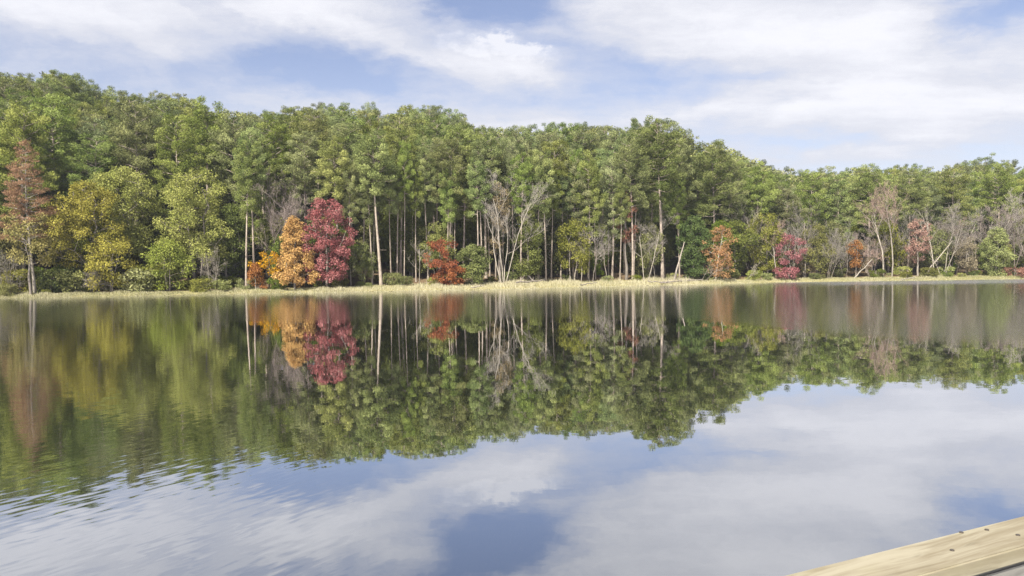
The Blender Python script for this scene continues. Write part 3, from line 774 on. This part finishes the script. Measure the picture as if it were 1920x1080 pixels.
# pines whose trunks stand in the open along the bank: column, setback, top row, variant, width, label
FRONT = [
    (462, 7.0, 268, 0, 0.8, 'left one of a pair of thin pine trunks left of the orange tree'),
    (478, 8.2, 240, 2, 0.8, 'right one of a pair of thin pine trunks left of the orange tree'),
    (575, 14.0, 250, 1, 1.0, 'pine whose crown rises straight behind the orange tree'),
    (640, 9.0, 262, 5, 0.9, 'pine whose trunk shows just right of the crimson tree'),
    (683, 9.5, 275, 2, 0.8, 'left one of two slim pine trunks left of the thick pale trunk'),
    (698, 8.0, 300, 0, 0.75, 'right one of two slim pine trunks left of the thick pale trunk'),
    (715, 7.0, 250, 5, 1.15, 'big pine with a thick pale bare trunk right of the crimson tree'),
    (752, 14, 240, 0, 1.0, 'pine with a bare trunk in the shade behind the slim dead saplings'),
    (842, 11, 262, 5, 0.9, 'pine rising behind the small rust red tree'),
    (868, 12, 270, 1, 0.95, 'pine rising behind the bushy green tree'),
    (897, 8.5, 300, 2, 0.75, 'slim pine trunk left of the large pale bare tree'),
    (912, 12, 262, 5, 0.9, 'pine behind the left stems of the large pale bare tree'),
    (1010, 8.5, 285, 0, 0.85, 'pine with a double looking grey trunk right of the bright green tree'),
    (1024, 7.6, 300, 2, 0.8, 'pine with a straight grey trunk close right of the double looking one'),
    (1045, 13, 265, 1, 1.0, 'pine behind the leftmost of the slim bare trees'),
    (1075, 10, 300, 6, 0.9, 'pine crown above the left slim bare trees'),
    (1103, 9.5, 285, 4, 0.9, 'pine crown above the middle slim bare trees'),
    (1148, 10, 300, 4, 0.9, 'green pine crowned low right of the slim bare trees'),
    (1187, 7.0, 262, 0, 0.9, 'pine with a bare trunk left of the pale forked tree'),
    (1243, 7.5, 222, 3, 1.05, 'tallest pine, thick grey trunk behind the pale forked tree'),
    (1215, 13, 236, 7, 1.1, 'broad pine left of the tallest pine'),
    (1275, 14, 246, 1, 1.05, 'pine right of the tallest pine above the leaning grey trunk'),
    (1342, 13, 266, 4, 1.15, 'dense dark pine standing above the rust orange tree'),
    (1375, 12, 300, 6, 0.9, 'pine right of the dense dark pine above the bent bare tree'),
]
for px, s, top, var, wide, lab in FRONT:
    X, Y, Z = spot(px, s)
    pine_at(X, Y, top_height(px, top, Y, Z), var, lab, None, wide)

def slim_pines():
    r = random.Random(31)
    for k in range(60):
        px = 665 + k * 10.6 + r.uniform(-7, 7); s = r.uniform(7.5, 15)
        X, Y, Z = spot(px, s)
        if any((x - X) ** 2 + (y - Y) ** 2 < 1.6 for x, y, q in OCC): continue
        pine_at(X, Y, r.uniform(16, 22), r.choice([0, 2, 5, 5]), None, None, r.uniform(0.45, 0.72))
slim_pines()

SKX = np.array([-300, 0, 60, 130, 200, 260, 330, 400, 450, 560, 650, 740, 820, 900, 960, 1050, 1150, 1240, 1290, 1340, 1400, 1460, 1540, 1620, 1700, 1780, 1840, 1900, 2200], float)
SKY_ = np.array([120, 132, 148, 142, 166, 182, 180, 200, 218, 208, 200, 208, 206, 232, 244, 236, 238, 232, 262, 272, 298, 314, 322, 320, 312, 318, 302, 308, 300], float)

def scatter():
    rng = random.Random(5)
    cell = {}
    for (x, y, r) in OCC: cell.setdefault((int(x // 8), int(y // 8)), []).append((x, y))
    n = 0
    for tries in range(26000):
        px = rng.uniform(-170, 2090)
        s = 8 + 104 * rng.random() ** 1.15
        u = (px - 960) / F
        cs = float(np.interp(u, CU, CS))
        if s > cs + 10: continue
        X, Y, Z = None, None, None
        Yy = 120.0
        for _ in range(14): Yy = 0.5 * Yy + 0.5 * (float(shore(u * Yy)) + s)
        X, Y = u * Yy, Yy
        front_gap = 11 if px < 460 else (9.5 if px < 1400 else 12)
        if s < front_gap: continue
        dmin = 5.3 if s < 40 else 5.8
        ok = True
        ci, cj = int(X // 8), int(Y // 8)
        for a in (-1, 0, 1):
            for b in (-1, 0, 1):
                for (x, y) in cell.get((ci + a, cj + b), ()):
                    if (x - X) ** 2 + (y - Y) ** 2 < dmin * dmin: ok = False; break
                if not ok: break
            if not ok: break
        if not ok: continue
        Z = float(ground(X, Y))
        h = rng.uniform(19.5, 25.5) if px < 1400 else rng.uniform(16.5, 22.5)
        lim = top_height(px, float(np.interp(px, SKX, SKY_)) + rng.uniform(-8, 14), Y, Z)
        if s > cs - 24: h = min(max(lim, 15), 28)      # the crest pines make the skyline
        h = min(h, lim)
        if h < 11: continue
        cell.setdefault((ci, cj), []).append((X, Y))
        pine_at(X, Y, h, rng.choice([1, 3, 4, 6, 7, 8, 9, 10, 11]) if s < 24 else rng.choice([4, 8, 9, 10, 11]), wide=rng.uniform(0.95, 1.2)); n += 1
    return n
scatter()
for px, s, top, lab in [(1840, 100, 294, 'lone pine standing out on the skyline at the far right'), (818, 84, 203, 'round pine crown standing out on the middle skyline'),
                        (125, 94, 138, 'large round pine crown standing out on the left skyline'), (318, 88, 176, 'pine crown rising above the skyline where the left hill drops')]:
    X, Y, Z = spot(px, s, 250)
    pine_at(X, Y, top_height(px, top, Y, Z), None, lab, None, 1.1)

ZONES = [(140, 'the rust cypress'), (300, 'the big golden green trees'), (450, 'the tall yellow green tree'), (570, 'the orange tree'),
         (670, 'the crimson tree'), (780, 'the thick pale pine trunk'), (900, 'the small rust red tree'), (1010, 'the large pale bare tree'),
         (1150, 'the four slim bare trees'), (1290, 'the tallest pine'), (1420, 'the rust orange tree'), (1560, 'the small crimson tree'),
         (1700, 'the two tall pale trunks'), (1810, 'the white trunk'), (9999, 'the yellow green willow')]
ORD = ['leftmost', 'second from left', 'third from left', 'fourth from left', 'fifth from left', 'sixth from left', 'seventh from left', 'eighth from left', 'ninth from left',
       'tenth from left', 'eleventh from left', 'twelfth from left', 'thirteenth from left', 'fourteenth from left']
PENDING = []     # (object, bearing, plural phrase, preposition)
def label_later(o, px, plural, prep): PENDING.append((o, px, plural, prep))
def label_all():
    cells = {}
    for o, px, plural, prep in PENDING:
        z = next(n for lim, n in ZONES if px < lim)
        cells.setdefault((plural, prep, z), []).append((px, o))
    for (plural, prep, z), lst in cells.items():
        lst.sort(key=lambda t: t[0])
        for k, (px, o) in enumerate(lst):
            if len(lst) == 1: w = 'only one'
            elif k == len(lst) - 1: w = 'rightmost'
            else: w = ORD[k]
            o['label'] = '%s of the %s %s %s' % (w, plural, prep, z)

def visible_share():
    """paints the crowns from far to near on a coarse picture and counts what stays in view"""
    order = sorted(range(len(PINES)), key=lambda i: -PINES[i]['y'])
    buf = np.full((135, 240), -1, int)
    yy, xx = np.mgrid[0:135, 0:240]
    for i in order:
        p = PINES[i]; k = F / 8 / p['y']
        cx = 120 + p['x'] * k; top = 63 - (p['z'] + p['h'] - CAM_H) * k; bot = 63 - (p['z'] + 0.42 * p['h'] - CAM_H) * k
        r = 3.6 * p['w'] * k
        m = ((xx - cx) / r) ** 2 + ((yy - (top + bot) / 2) / ((bot - top) / 2)) ** 2 < 1
        buf[m] = i
        base = 63 - (p['z'] - CAM_H) * k
        buf[(abs(xx - cx) < 0.5) & (yy > bot) & (yy < base)] = i
    return np.bincount(buf[buf >= 0], minlength=len(PINES))

def place_pines():
    vis = visible_share()
    score = [(1e9 if p['label'] else 0) + vis[i] for i, p in enumerate(PINES)]
    order = sorted(range(len(PINES)), key=lambda i: -score[i])
    keep, rest = order[:300], order[300:]
    proto = {}
    for i in keep:
        p = PINES[i]; tm, cm = PV[p['var']]
        sk = p['h'] / PINE_H
        wd = p['w'] * (0.35 + 0.65 * sk)
        u = p['x'] / p['y'] * F + 960
        s = p['y'] - float(shore(p['x'])); cs = float(np.interp(p['x'] / p['y'], CU, CS))
        lab, grp = p['label'], p['group']; u_px = p['x'] / p['y'] * F + 960
        if not lab:
            if s > cs - 16: plural, grp = 'skyline pines', 'pines along the skyline'
            elif s < 24: plural, grp = 'front row pines', 'pines in the front rows of the wood'
            elif s < 0.5 * (cs + 8): plural, grp = 'lower slope pines', 'pines on the lower slope'
            else: plural, grp = 'upper slope pines', 'pines on the upper slope'
        loc = (p['x'], p['y'], p['z'] - 0.1); sc = (wd, wd, sk)
        if p['var'] not in proto:
            root = empty('pine_tree', loc, p['rz'], sc); tag(root, lab or 'green pine', 'tree', grp)
            link('trunk', tm, root); link('crown', cm, root)
            proto[p['var']] = root
        else:
            root = copy_tree(proto[p['var']], loc, p['rz'], sc, lab)
            if grp: root['group'] = grp
            elif 'group' in root: del root['group']
        if not p['label']: label_later(root, u_px, plural, 'behind')
    # what little shows of the rest is one mass
    back = random.Random(9)
    for k in range(260):
        px = back.uniform(-150, 2080); u = (px - 960) / F
        s = float(np.interp(u, CU, CS)) + back.uniform(-32, 18)
        X, Y, Z = spot(px, s, 400)
        PINES.append(dict(x=X, y=Y, z=Z, h=back.uniform(7, 12), w=1.5, rz=back.uniform(0, 6.28))); rest.append(len(PINES) - 1)
    if rest:
        small = [pine(300 + k, PINE_H, 0.15, 4.0, 34, 40, card=(0.75, 0.22), clump=1.25) for k in range(3)]
        VW, QW, VL, QL, TL = [], [], [], [], []; nw = nl = 0
        for i in rest:
            p = PINES[i]; (wv, wq), (lv, lq, lt) = small[i % 3]
            sk = p['h'] / PINE_H; wd = p['w'] * (0.35 + 0.65 * sk)
            c, s_ = math.cos(p['rz']), math.sin(p['rz'])
            Rm = np.array([[c * wd, -s_ * wd, 0], [s_ * wd, c * wd, 0], [0, 0, sk]])
            o = np.array([p['x'], p['y'], p['z'] - 0.1])
            VW.append(wv @ Rm.T + o); QW.append(wq + nw); nw += len(wv)
            VL.append(lv @ Rm.T + o); QL.append(lq + nl); nl += len(lv); TL.append(lt)
        root = empty('pine_wood', (0, 180, 0))
        tag(root, 'mass of pines filling in behind the nearer trees of the wood', 'wood', None, 'stuff')
        Vw = np.concatenate(VW) - np.array([0, 180, 0]); Vl = np.concatenate(VL) - np.array([0, 180, 0])
        a = link('trunk', quad_mesh('trunk', Vw, np.concatenate(QW), M['pine_bark'], smooth=True), root); a['kind'] = 'stuff'
        b = link('crown', quad_mesh('crown', Vl, np.concatenate(QL), M['pine'], tint=np.concatenate(TL)), root); b['kind'] = 'stuff'

place_pines()

# ------------------------------------------------------------------ understorey trees and shrubs at the edge of the wood
def understorey():
    rng = random.Random(21)
    protos = {}
    def proto(key, built, bark, leafmat, name):
        w, l = built
        protos[key] = (wood_mesh('trunk', w, M[bark]), leaf_mesh('crown', l, M[leafmat]) if leafmat else wood_mesh('crown', l, M['twig_grey']), name)
    proto('green1', broadleaf(401, 8, 2.6, 0.12, 70, 120, shape='oval', open_=0.5), 'grey_bark', 'green', 'broadleaf_tree')
    proto('green2', broadleaf(402, 8, 2.7, 0.2, 75, 130, shape='oval', stems=2), 'grey_bark', 'olive', 'broadleaf_tree')
    proto('bush1', broadleaf(403, 1.9, 1.6, 0.03, 26, 120, shape='spread', stems=4, clump=0.45, leaf=(0.18, 0.11)), 'grey_bark', 'green', 'shrub')
    proto('bush2', broadleaf(404, 1.6, 1.5, 0.03, 24, 120, shape='spread', stems=4, clump=0.45, leaf=(0.18, 0.11)), 'grey_bark', 'olive', 'shrub')
    proto('bush3', broadleaf(407, 1.5, 1.3, 0.03, 20, 110, shape='spread', stems=4, clump=0.42, leaf=(0.18, 0.11)), 'grey_bark', 'yellowgreen', 'shrub')
    proto('bare1', bare(405, 8, 0.6, 1, 0.35, 3, dens=1.2), 'grey_bark', None, 'bare_tree')
    proto('bare2', bare(406, 8, 0.7, 3, 0.2, 3, dens=1.2), 'grey_bark', None, 'bare_tree')
    def put(key, px, s, h, label, cat, group, wd=1.0):
        X, Y, Z = spot(px, s)
        for (x, y, r) in OCC:
            if (x - X) ** 2 + (y - Y) ** 2 < 1.2: return
        tm, cm, name = protos[key]
        h0 = {'bush1': 1.9, 'bush2': 1.6, 'bush3': 1.5}.get(key, 12.0 if key.startswith('tall') else 8.0)
        k = h / h0
        root = empty(name, (X, Y, Z - 0.05), rng.uniform(0, 6.28), (k * wd, k * wd, k))
        tag(root, label, cat, group)
        link('trunk', tm, root); link('crown', cm, root)
        label_later(root, px, label, 'by' if cat == 'shrub' else 'low behind')
    for k, (key, col) in enumerate([('twig_grey', 'grey'), ('twig_mauve', 'mauve'), ('twig_pink', 'pinkish'), ('twig_grey', 'grey')]):
        w, l = bare(420 + k, 12, 0.55, (2, 3, 1, 3)[k], 0.25, 4, dens=1.05)
        protos['tall%d' % k] = (wood_mesh('trunk', w, M['grey_bark' if k != 1 else 'twig_mauve']), wood_mesh('crown', l, M[key]), 'bare_tree')
    w, l = broadleaf(430, 8, 2.6, 0.15, 60, 100, shape='oval', stems=2, open_=0.45)
    protos['tan1'] = (wood_mesh('trunk', w, M['grey_bark']), leaf_mesh('crown', l, M['tan']), 'broadleaf_tree')
    for k in range(22):
        px = 1428 + k * 25.4 + rng.uniform(-8, 8); s = rng.uniform(5.5, 15)
        X, Y, Z = spot(px, s); h = top_height(px, rng.uniform(372, 440), Y, Z)
        if k % 4 == 1: put('green2', px, s, rng.uniform(7, 10), 'small rounded olive trees', 'tree', 'olive understorey trees', 0.95)
        elif k % 4 == 3: put('tan1', px, s, min(h, 9) * rng.uniform(0.7, 1), 'tan leaved trees', 'tree', 'tan leaved trees on the right bank')
        else:
            v = rng.randrange(4)
            put('tall%d' % v, px, s, h, 'tall leafless %s trees' % ('grey', 'mauve', 'pinkish', 'grey')[v], 'tree', 'bare trees on the right bank')
    for px in np.linspace(-60, 1980, 135):
        px += rng.uniform(-14, 14)
        s = rng.uniform(8, 26)
        key = rng.choice(['green1', 'green2', 'green2', 'green1', 'bare1'] if px < 1420 else ['green2', 'green2', 'bare2', 'green1', 'green1', 'bare2'])
        h = rng.uniform(5.0, 10.5) if px < 1420 else rng.uniform(5, 9.5)
        if key.startswith('bare'): put(key, px, s, h, 'small leafless grey trees', 'tree', 'bare understorey trees')
        elif key == 'green1': put(key, px, s, h, 'small bushy green trees', 'tree', 'green understorey trees', rng.uniform(0.8, 1.1))
        else: put(key, px, s, h, 'small rounded olive trees', 'tree', 'olive understorey trees', rng.uniform(0.8, 1.1))
    for px, s, h, key in [(96, 5.6, 2.6, 'bush2'), (118, 6.6, 3.0, 'bush1'), (140, 5.4, 2.4, 'bush3'), (158, 7.0, 2.8, 'bush2'), (38, 6.0, 2.6, 'bush2'), (80, 7.5, 3.2, 'bush1'), (262, 5.0, 2.6, 'bush3'), (284, 6.4, 3.0, 'bush2')]:
        put(key, px, s, h, 'tall %s shrubs' % {'bush1': 'green', 'bush2': 'olive', 'bush3': 'yellow green'}[key], 'shrub', 'tall shrubs on the left bank')
    for px in np.linspace(-40, 1960, 105):
        px += rng.uniform(-12, 12)
        bw = float(np.interp((px - 960) / F, CU, [3, 3.4, 4, 6, 7.5, 6.5, 4.5, 4.5, 4.5, 4.5]))
        s = bw + rng.uniform(-1.6, 4.5)
        key = rng.choice(['bush1', 'bush2', 'bush2', 'bush3'])
        col = {'bush1': 'green', 'bush2': 'olive', 'bush3': 'yellow green'}[key]
        put(key, px, s, rng.uniform(0.5, 1.7), 'low %s shrubs' % col, 'shrub', '%s shrubs along the bank' % col)
understorey()
label_all()

# ------------------------------------------------------------------ bank grass
def make_grass():
    rng = np.random.default_rng(77)
    n = 95000
    px = rng.uniform(-160, 2080, n); u = (px - 960) / F
    bw = np.interp(u, CU, [4, 4.2, 4.6, 7, 9, 8, 6, 5.5, 5.5, 6])
    bw = bw * (0.85 + 0.35 * np.sin(px * 0.041 + 1) * np.sin(px * 0.017))
    s = rng.uniform(-0.25, 1, n) ** 1.0; s = np.where(s < 0, s, s * bw)
    Y = np.full(n, 110.0)
    for _ in range(16): Y = 0.5 * Y + 0.5 * (shore(u * Y) + s)
    X = u * Y; Z = ground(X, Y)
    tall = np.interp(px, [0, 500, 640, 900, 980, 1300, 1400, 1920], [0.42, 0.42, 0.5, 0.55, 0.85, 0.8, 0.5, 0.55])
    clump = 0.65 + 0.35 * np.sin(X * 1.7 + 2 * np.sin(Y * 0.9)) * np.sin(Y * 1.3 + X * 0.6)
    patch = 0.5 + 0.5 * np.sin(X * 0.37 + 1.3 * np.sin(Y * 0.21)) * np.sin(X * 0.113 + Y * 0.3 + 2)
    L = tall * (0.55 + 0.75 * patch) * clump * rng.uniform(0.5, 1.3, n) * np.clip((s + 0.6) / 1.2, 0.35, 1)
    a = rng.uniform(0, 6.28, n); k = rng.uniform(0, 0.45, n)
    D = unit(np.stack([np.cos(a) * k, np.sin(a) * k, np.ones(n)], 1))
    N = unit(rng.normal(0, 1, (n, 3)))
    W = rng.uniform(0.03, 0.07, n)
    straw = np.interp(px, [0, 500, 700, 900, 1300, 1420, 1920], [0.45, 0.45, 0.62, 0.8, 0.72, 0.5, 0.28])
    tint = np.clip(straw + rng.normal(0, 0.2, n) + 0.3 * (patch - 0.5) - 0.25 * (rng.uniform(0, 1, n) < 0.12), 0, 1)
    V, Q = leaf_cards(np.stack([X, Y, Z - 0.03], 1), D, N, L, W)
    o = link('grass', quad_mesh('grass', V, Q, M['grass'], tint=tint))
    tag(o, 'pale straw coloured grass along the far bank', 'grass', None, 'stuff')
make_grass()

# ------------------------------------------------------------------ timber railing and deck at the camera
def mat_timber(name, a, b, c, scale=1.0):
    m = bpy.data.materials.new(name); m.use_nodes = True
    g = NT(m.node_tree)
    tc = g.new('ShaderNodeTexCoord'); oi = g.new('ShaderNodeObjectInfo')
    v = g.vmath('ADD', tc.outputs['Object'], g.comb(g.math('MULTIPLY', oi.outputs['Random'], 9.0), 0, 0))
    wob = g.noise(g.vmath('MULTIPLY', v, (1.6, 6, 6)), 1.0, 3, 0.5, color=True)
    v2 = g.vmath('ADD', g.vmath('MULTIPLY', v, (0.55 * scale, 26 * scale, 26 * scale)), g.vmath('SCALE', wob, scale=2.6))
    n = g.noise(v2, 1.0, 4, 0.6)
    fine = g.noise(g.vmath('MULTIPLY', v, (6, 220, 220)), 1.0, 3, 0.6)
    blot = g.noise(g.vmath('MULTIPLY', v, (3, 9, 9)), 1.0, 4, 0.6)
    col = g.mix(g.smooth(n, 0.36, 0.62), a, b)
    col = g.mix(g.math('MULTIPLY', g.smooth(blot, 0.5, 0.75), 0.5), col, c)
    col = g.mix(g.math('MULTIPLY', fine, 0.25), col, a)
    line = g.noise(g.vmath('ADD', g.vmath('MULTIPLY', v, (0.9, 60 * scale, 60 * scale)), g.vmath('SCALE', wob, scale=5.0)), 1.0, 2, 0.5)
    col = g.mix(g.math('MULTIPLY', g.smooth(line, 0.60, 0.72), 0.32), col, tuple(q * 0.55 for q in a))
    bp = g.new('ShaderNodeBump'); bp.inputs['Strength'].default_value = 0.35; bp.inputs['Distance'].default_value = 0.002
    g.put(bp.inputs['Height'], g.math('ADD', n, g.math('MULTIPLY', fine, 0.6)))
    pb = g.new('ShaderNodeBsdfPrincipled'); g.put(pb.inputs['Base Color'], col); pb.inputs['Roughness'].default_value = 0.75
    pb.inputs['Specular IOR Level'].default_value = 0.25
    g.put(pb.inputs['Normal'], bp.outputs[0])
    o = g.new('ShaderNodeOutputMaterial'); g.l.new(pb.outputs[0], o.inputs[0])
    return m
def mat_plain(name, col, rough=0.5, metal=0.0):
    m = bpy.data.materials.new(name); m.use_nodes = True
    g = NT(m.node_tree)
    pb = g.new('ShaderNodeBsdfPrincipled'); pb.inputs['Roughness'].default_value = rough; pb.inputs['Metallic'].default_value = metal
    tc = g.new('ShaderNodeTexCoord'); n = g.noise(tc.outputs['Object'], 60, 3)
    g.put(pb.inputs['Base Color'], g.mix(n, tuple(c * 0.7 for c in col), tuple(c * 1.2 for c in col)))
    o = g.new('ShaderNodeOutputMaterial'); g.l.new(pb.outputs[0], o.inputs[0])
    return m

def board_mesh(name, l, w, h, mat, bev=0.006):
    """a planed board along x with rounded arrises, top face at z = 0"""
    import bmesh
    bm = bmesh.new(); bmesh.ops.create_cube(bm, size=1.0)
    for v in bm.verts: v.co = Vector((v.co.x * l, v.co.y * w, v.co.z * h - h / 2))
    bmesh.ops.bevel(bm, geom=bm.edges[:], offset=bev, segments=3, affect='EDGES')
    me = bpy.data.meshes.new(name); bm.to_mesh(me); bm.free(); me.materials.append(mat)
    return me

def railing():
    mt = mat_timber('rail_timber', (0.155, 0.132, 0.088), (0.252, 0.232, 0.172), (0.235, 0.220, 0.142))
    mg = mat_timber('weathered_timber', (0.15, 0.146, 0.133), (0.21, 0.206, 0.185), (0.175, 0.175, 0.163))
    ms = mat_plain('screw_steel', (0.10, 0.085, 0.07), 0.5, 0.6)
    drop = 0.70
    zt = CAM_H - drop
    u, v = level(1490, 1080); A = Vector((u / v * drop, F / v * drop, 0))
    u, v = level(1920, 972); B = Vector((u / v * drop, F / v * drop, 0))
    d = (B - A).normalized(); ang = math.atan2(d.y, d.x); nrm = Vector((d.y, -d.x, 0))     # nrm points towards the camera
    W = 0.14; L = 3.6
    mid = A + d * 0.55 + nrm * (W / 2)
    root = empty('railing', (mid.x, mid.y, zt), ang)
    tag(root, 'pale new timber railing with a flat cap board at the lower right', 'railing')
    cap = link('cap_board', board_mesh('cap_board', L, W, 0.040, mt, 0.004), root)
    for (px, py) in [(1810, 1003), (1858, 998), (1793, 1037), (1917, 1008)]:
        u, v = level(px, py); P = Vector((u / v * drop, F / v * drop, 0)) - Vector((mid.x, mid.y, 0))
        lx, ly = P.dot(d), P.dot(Vector((-d.y, d.x, 0)))
        import bmesh
        bm = bmesh.new(); bmesh.ops.create_cone(bm, cap_ends=True, segments=12, radius1=0.0058, radius2=0.0050, depth=0.004)
        me = bpy.data.meshes.new('screw'); bm.to_mesh(me); bm.free(); me.materials.append(ms)
        s = link('screw', me, cap); s.location = (lx, ly, 0.0006)
    # side board under the cap, towards the deck, and a lower rail
    sb = link('side_board', board_mesh('side_board', L, 0.038, 0.135, mg), root); sb.location = (0, -W / 2 + 0.030, -0.046)
    lb = link('lower_rail', board_mesh('lower_rail', L, 0.038, 0.135, mg), root); lb.location = (0, -W / 2 + 0.030, -0.62)
    for x in (-1.35, 0.0, 1.35):
        p = link('post', board_mesh('post', 0.089, 0.089, 1.35, mg), root); p.location = (x, 0.018, -0.046)
    for x in np.arange(-1.7, 1.75, 0.125):
        if min(abs(x - q) for q in (-1.35, 0, 1.35)) < 0.08: continue
        b = link('baluster', board_mesh('baluster', 0.035, 0.035, 0.86, mg, 0.003), root); b.location = (float(x), -W / 2 + 0.069, -0.06)
    # the deck the camera stands on
    dk = empty('dock', (mid.x, mid.y, zt - 1.02), ang); tag(dk, 'timber dock deck below the railing', 'dock')
    pm = board_mesh('plank', L, 0.138, 0.036, mg)
    for k in range(13):
        p = link('plank', pm, dk); p.location = (0, 0.02 - k * 0.143, 0)
    jm = board_mesh('joist', 0.045, 1.9, 0.19, mg)
    for x in (-1.6, -0.8, 0.0, 0.8, 1.6):
        j = link('joist', jm, dk); j.location = (x, -0.84, -0.040)
    import bmesh
    for x in (-1.35, 1.35):
        for y in (-0.1, -1.5):
            bm = bmesh.new(); bmesh.ops.create_cone(bm, cap_ends=True, segments=16, radius1=0.13, radius2=0.12, depth=2.6)
            me = bpy.data.meshes.new('pile'); bm.to_mesh(me); bm.free(); me.materials.append(mg)
            q = link('pile', me, dk); q.location = (x + 0.18, y, -0.236 - 1.3)
railing()

# ------------------------------------------------------------------ air
def make_haze():
    x0, x1, y0, y1, z0, z1 = -440, 440, -130, 900, -5, 64
    V = [(x0, y0, z0), (x1, y0, z0), (x1, y1, z0), (x0, y1, z0), (x0, y0, z1), (x1, y0, z1), (x1, y1, z1), (x0, y1, z1)]
    Q = [(0, 3, 2, 1), (4, 5, 6, 7), (0, 1, 5, 4), (1, 2, 6, 5), (2, 3, 7, 6), (3, 0, 4, 7)]
    m = bpy.data.materials.new('air'); m.use_nodes = True
    g = NT(m.node_tree)
    pv = g.new('ShaderNodeVolumePrincipled')
    pv.inputs['Color'].default_value = (0.80, 0.87, 1.0, 1); pv.inputs['Density'].default_value = HAZE
    pv.inputs['Anisotropy'].default_value = 0.2
    o = g.new('ShaderNodeOutputMaterial'); g.l.new(pv.outputs[0], o.inputs['Volume'])
    tag(link('haze', quad_mesh('haze', V, Q, m)), 'thin pale haze over the lake', 'haze', None, 'stuff')
HAZE = 0.00022
if HAZE > 0: make_haze()
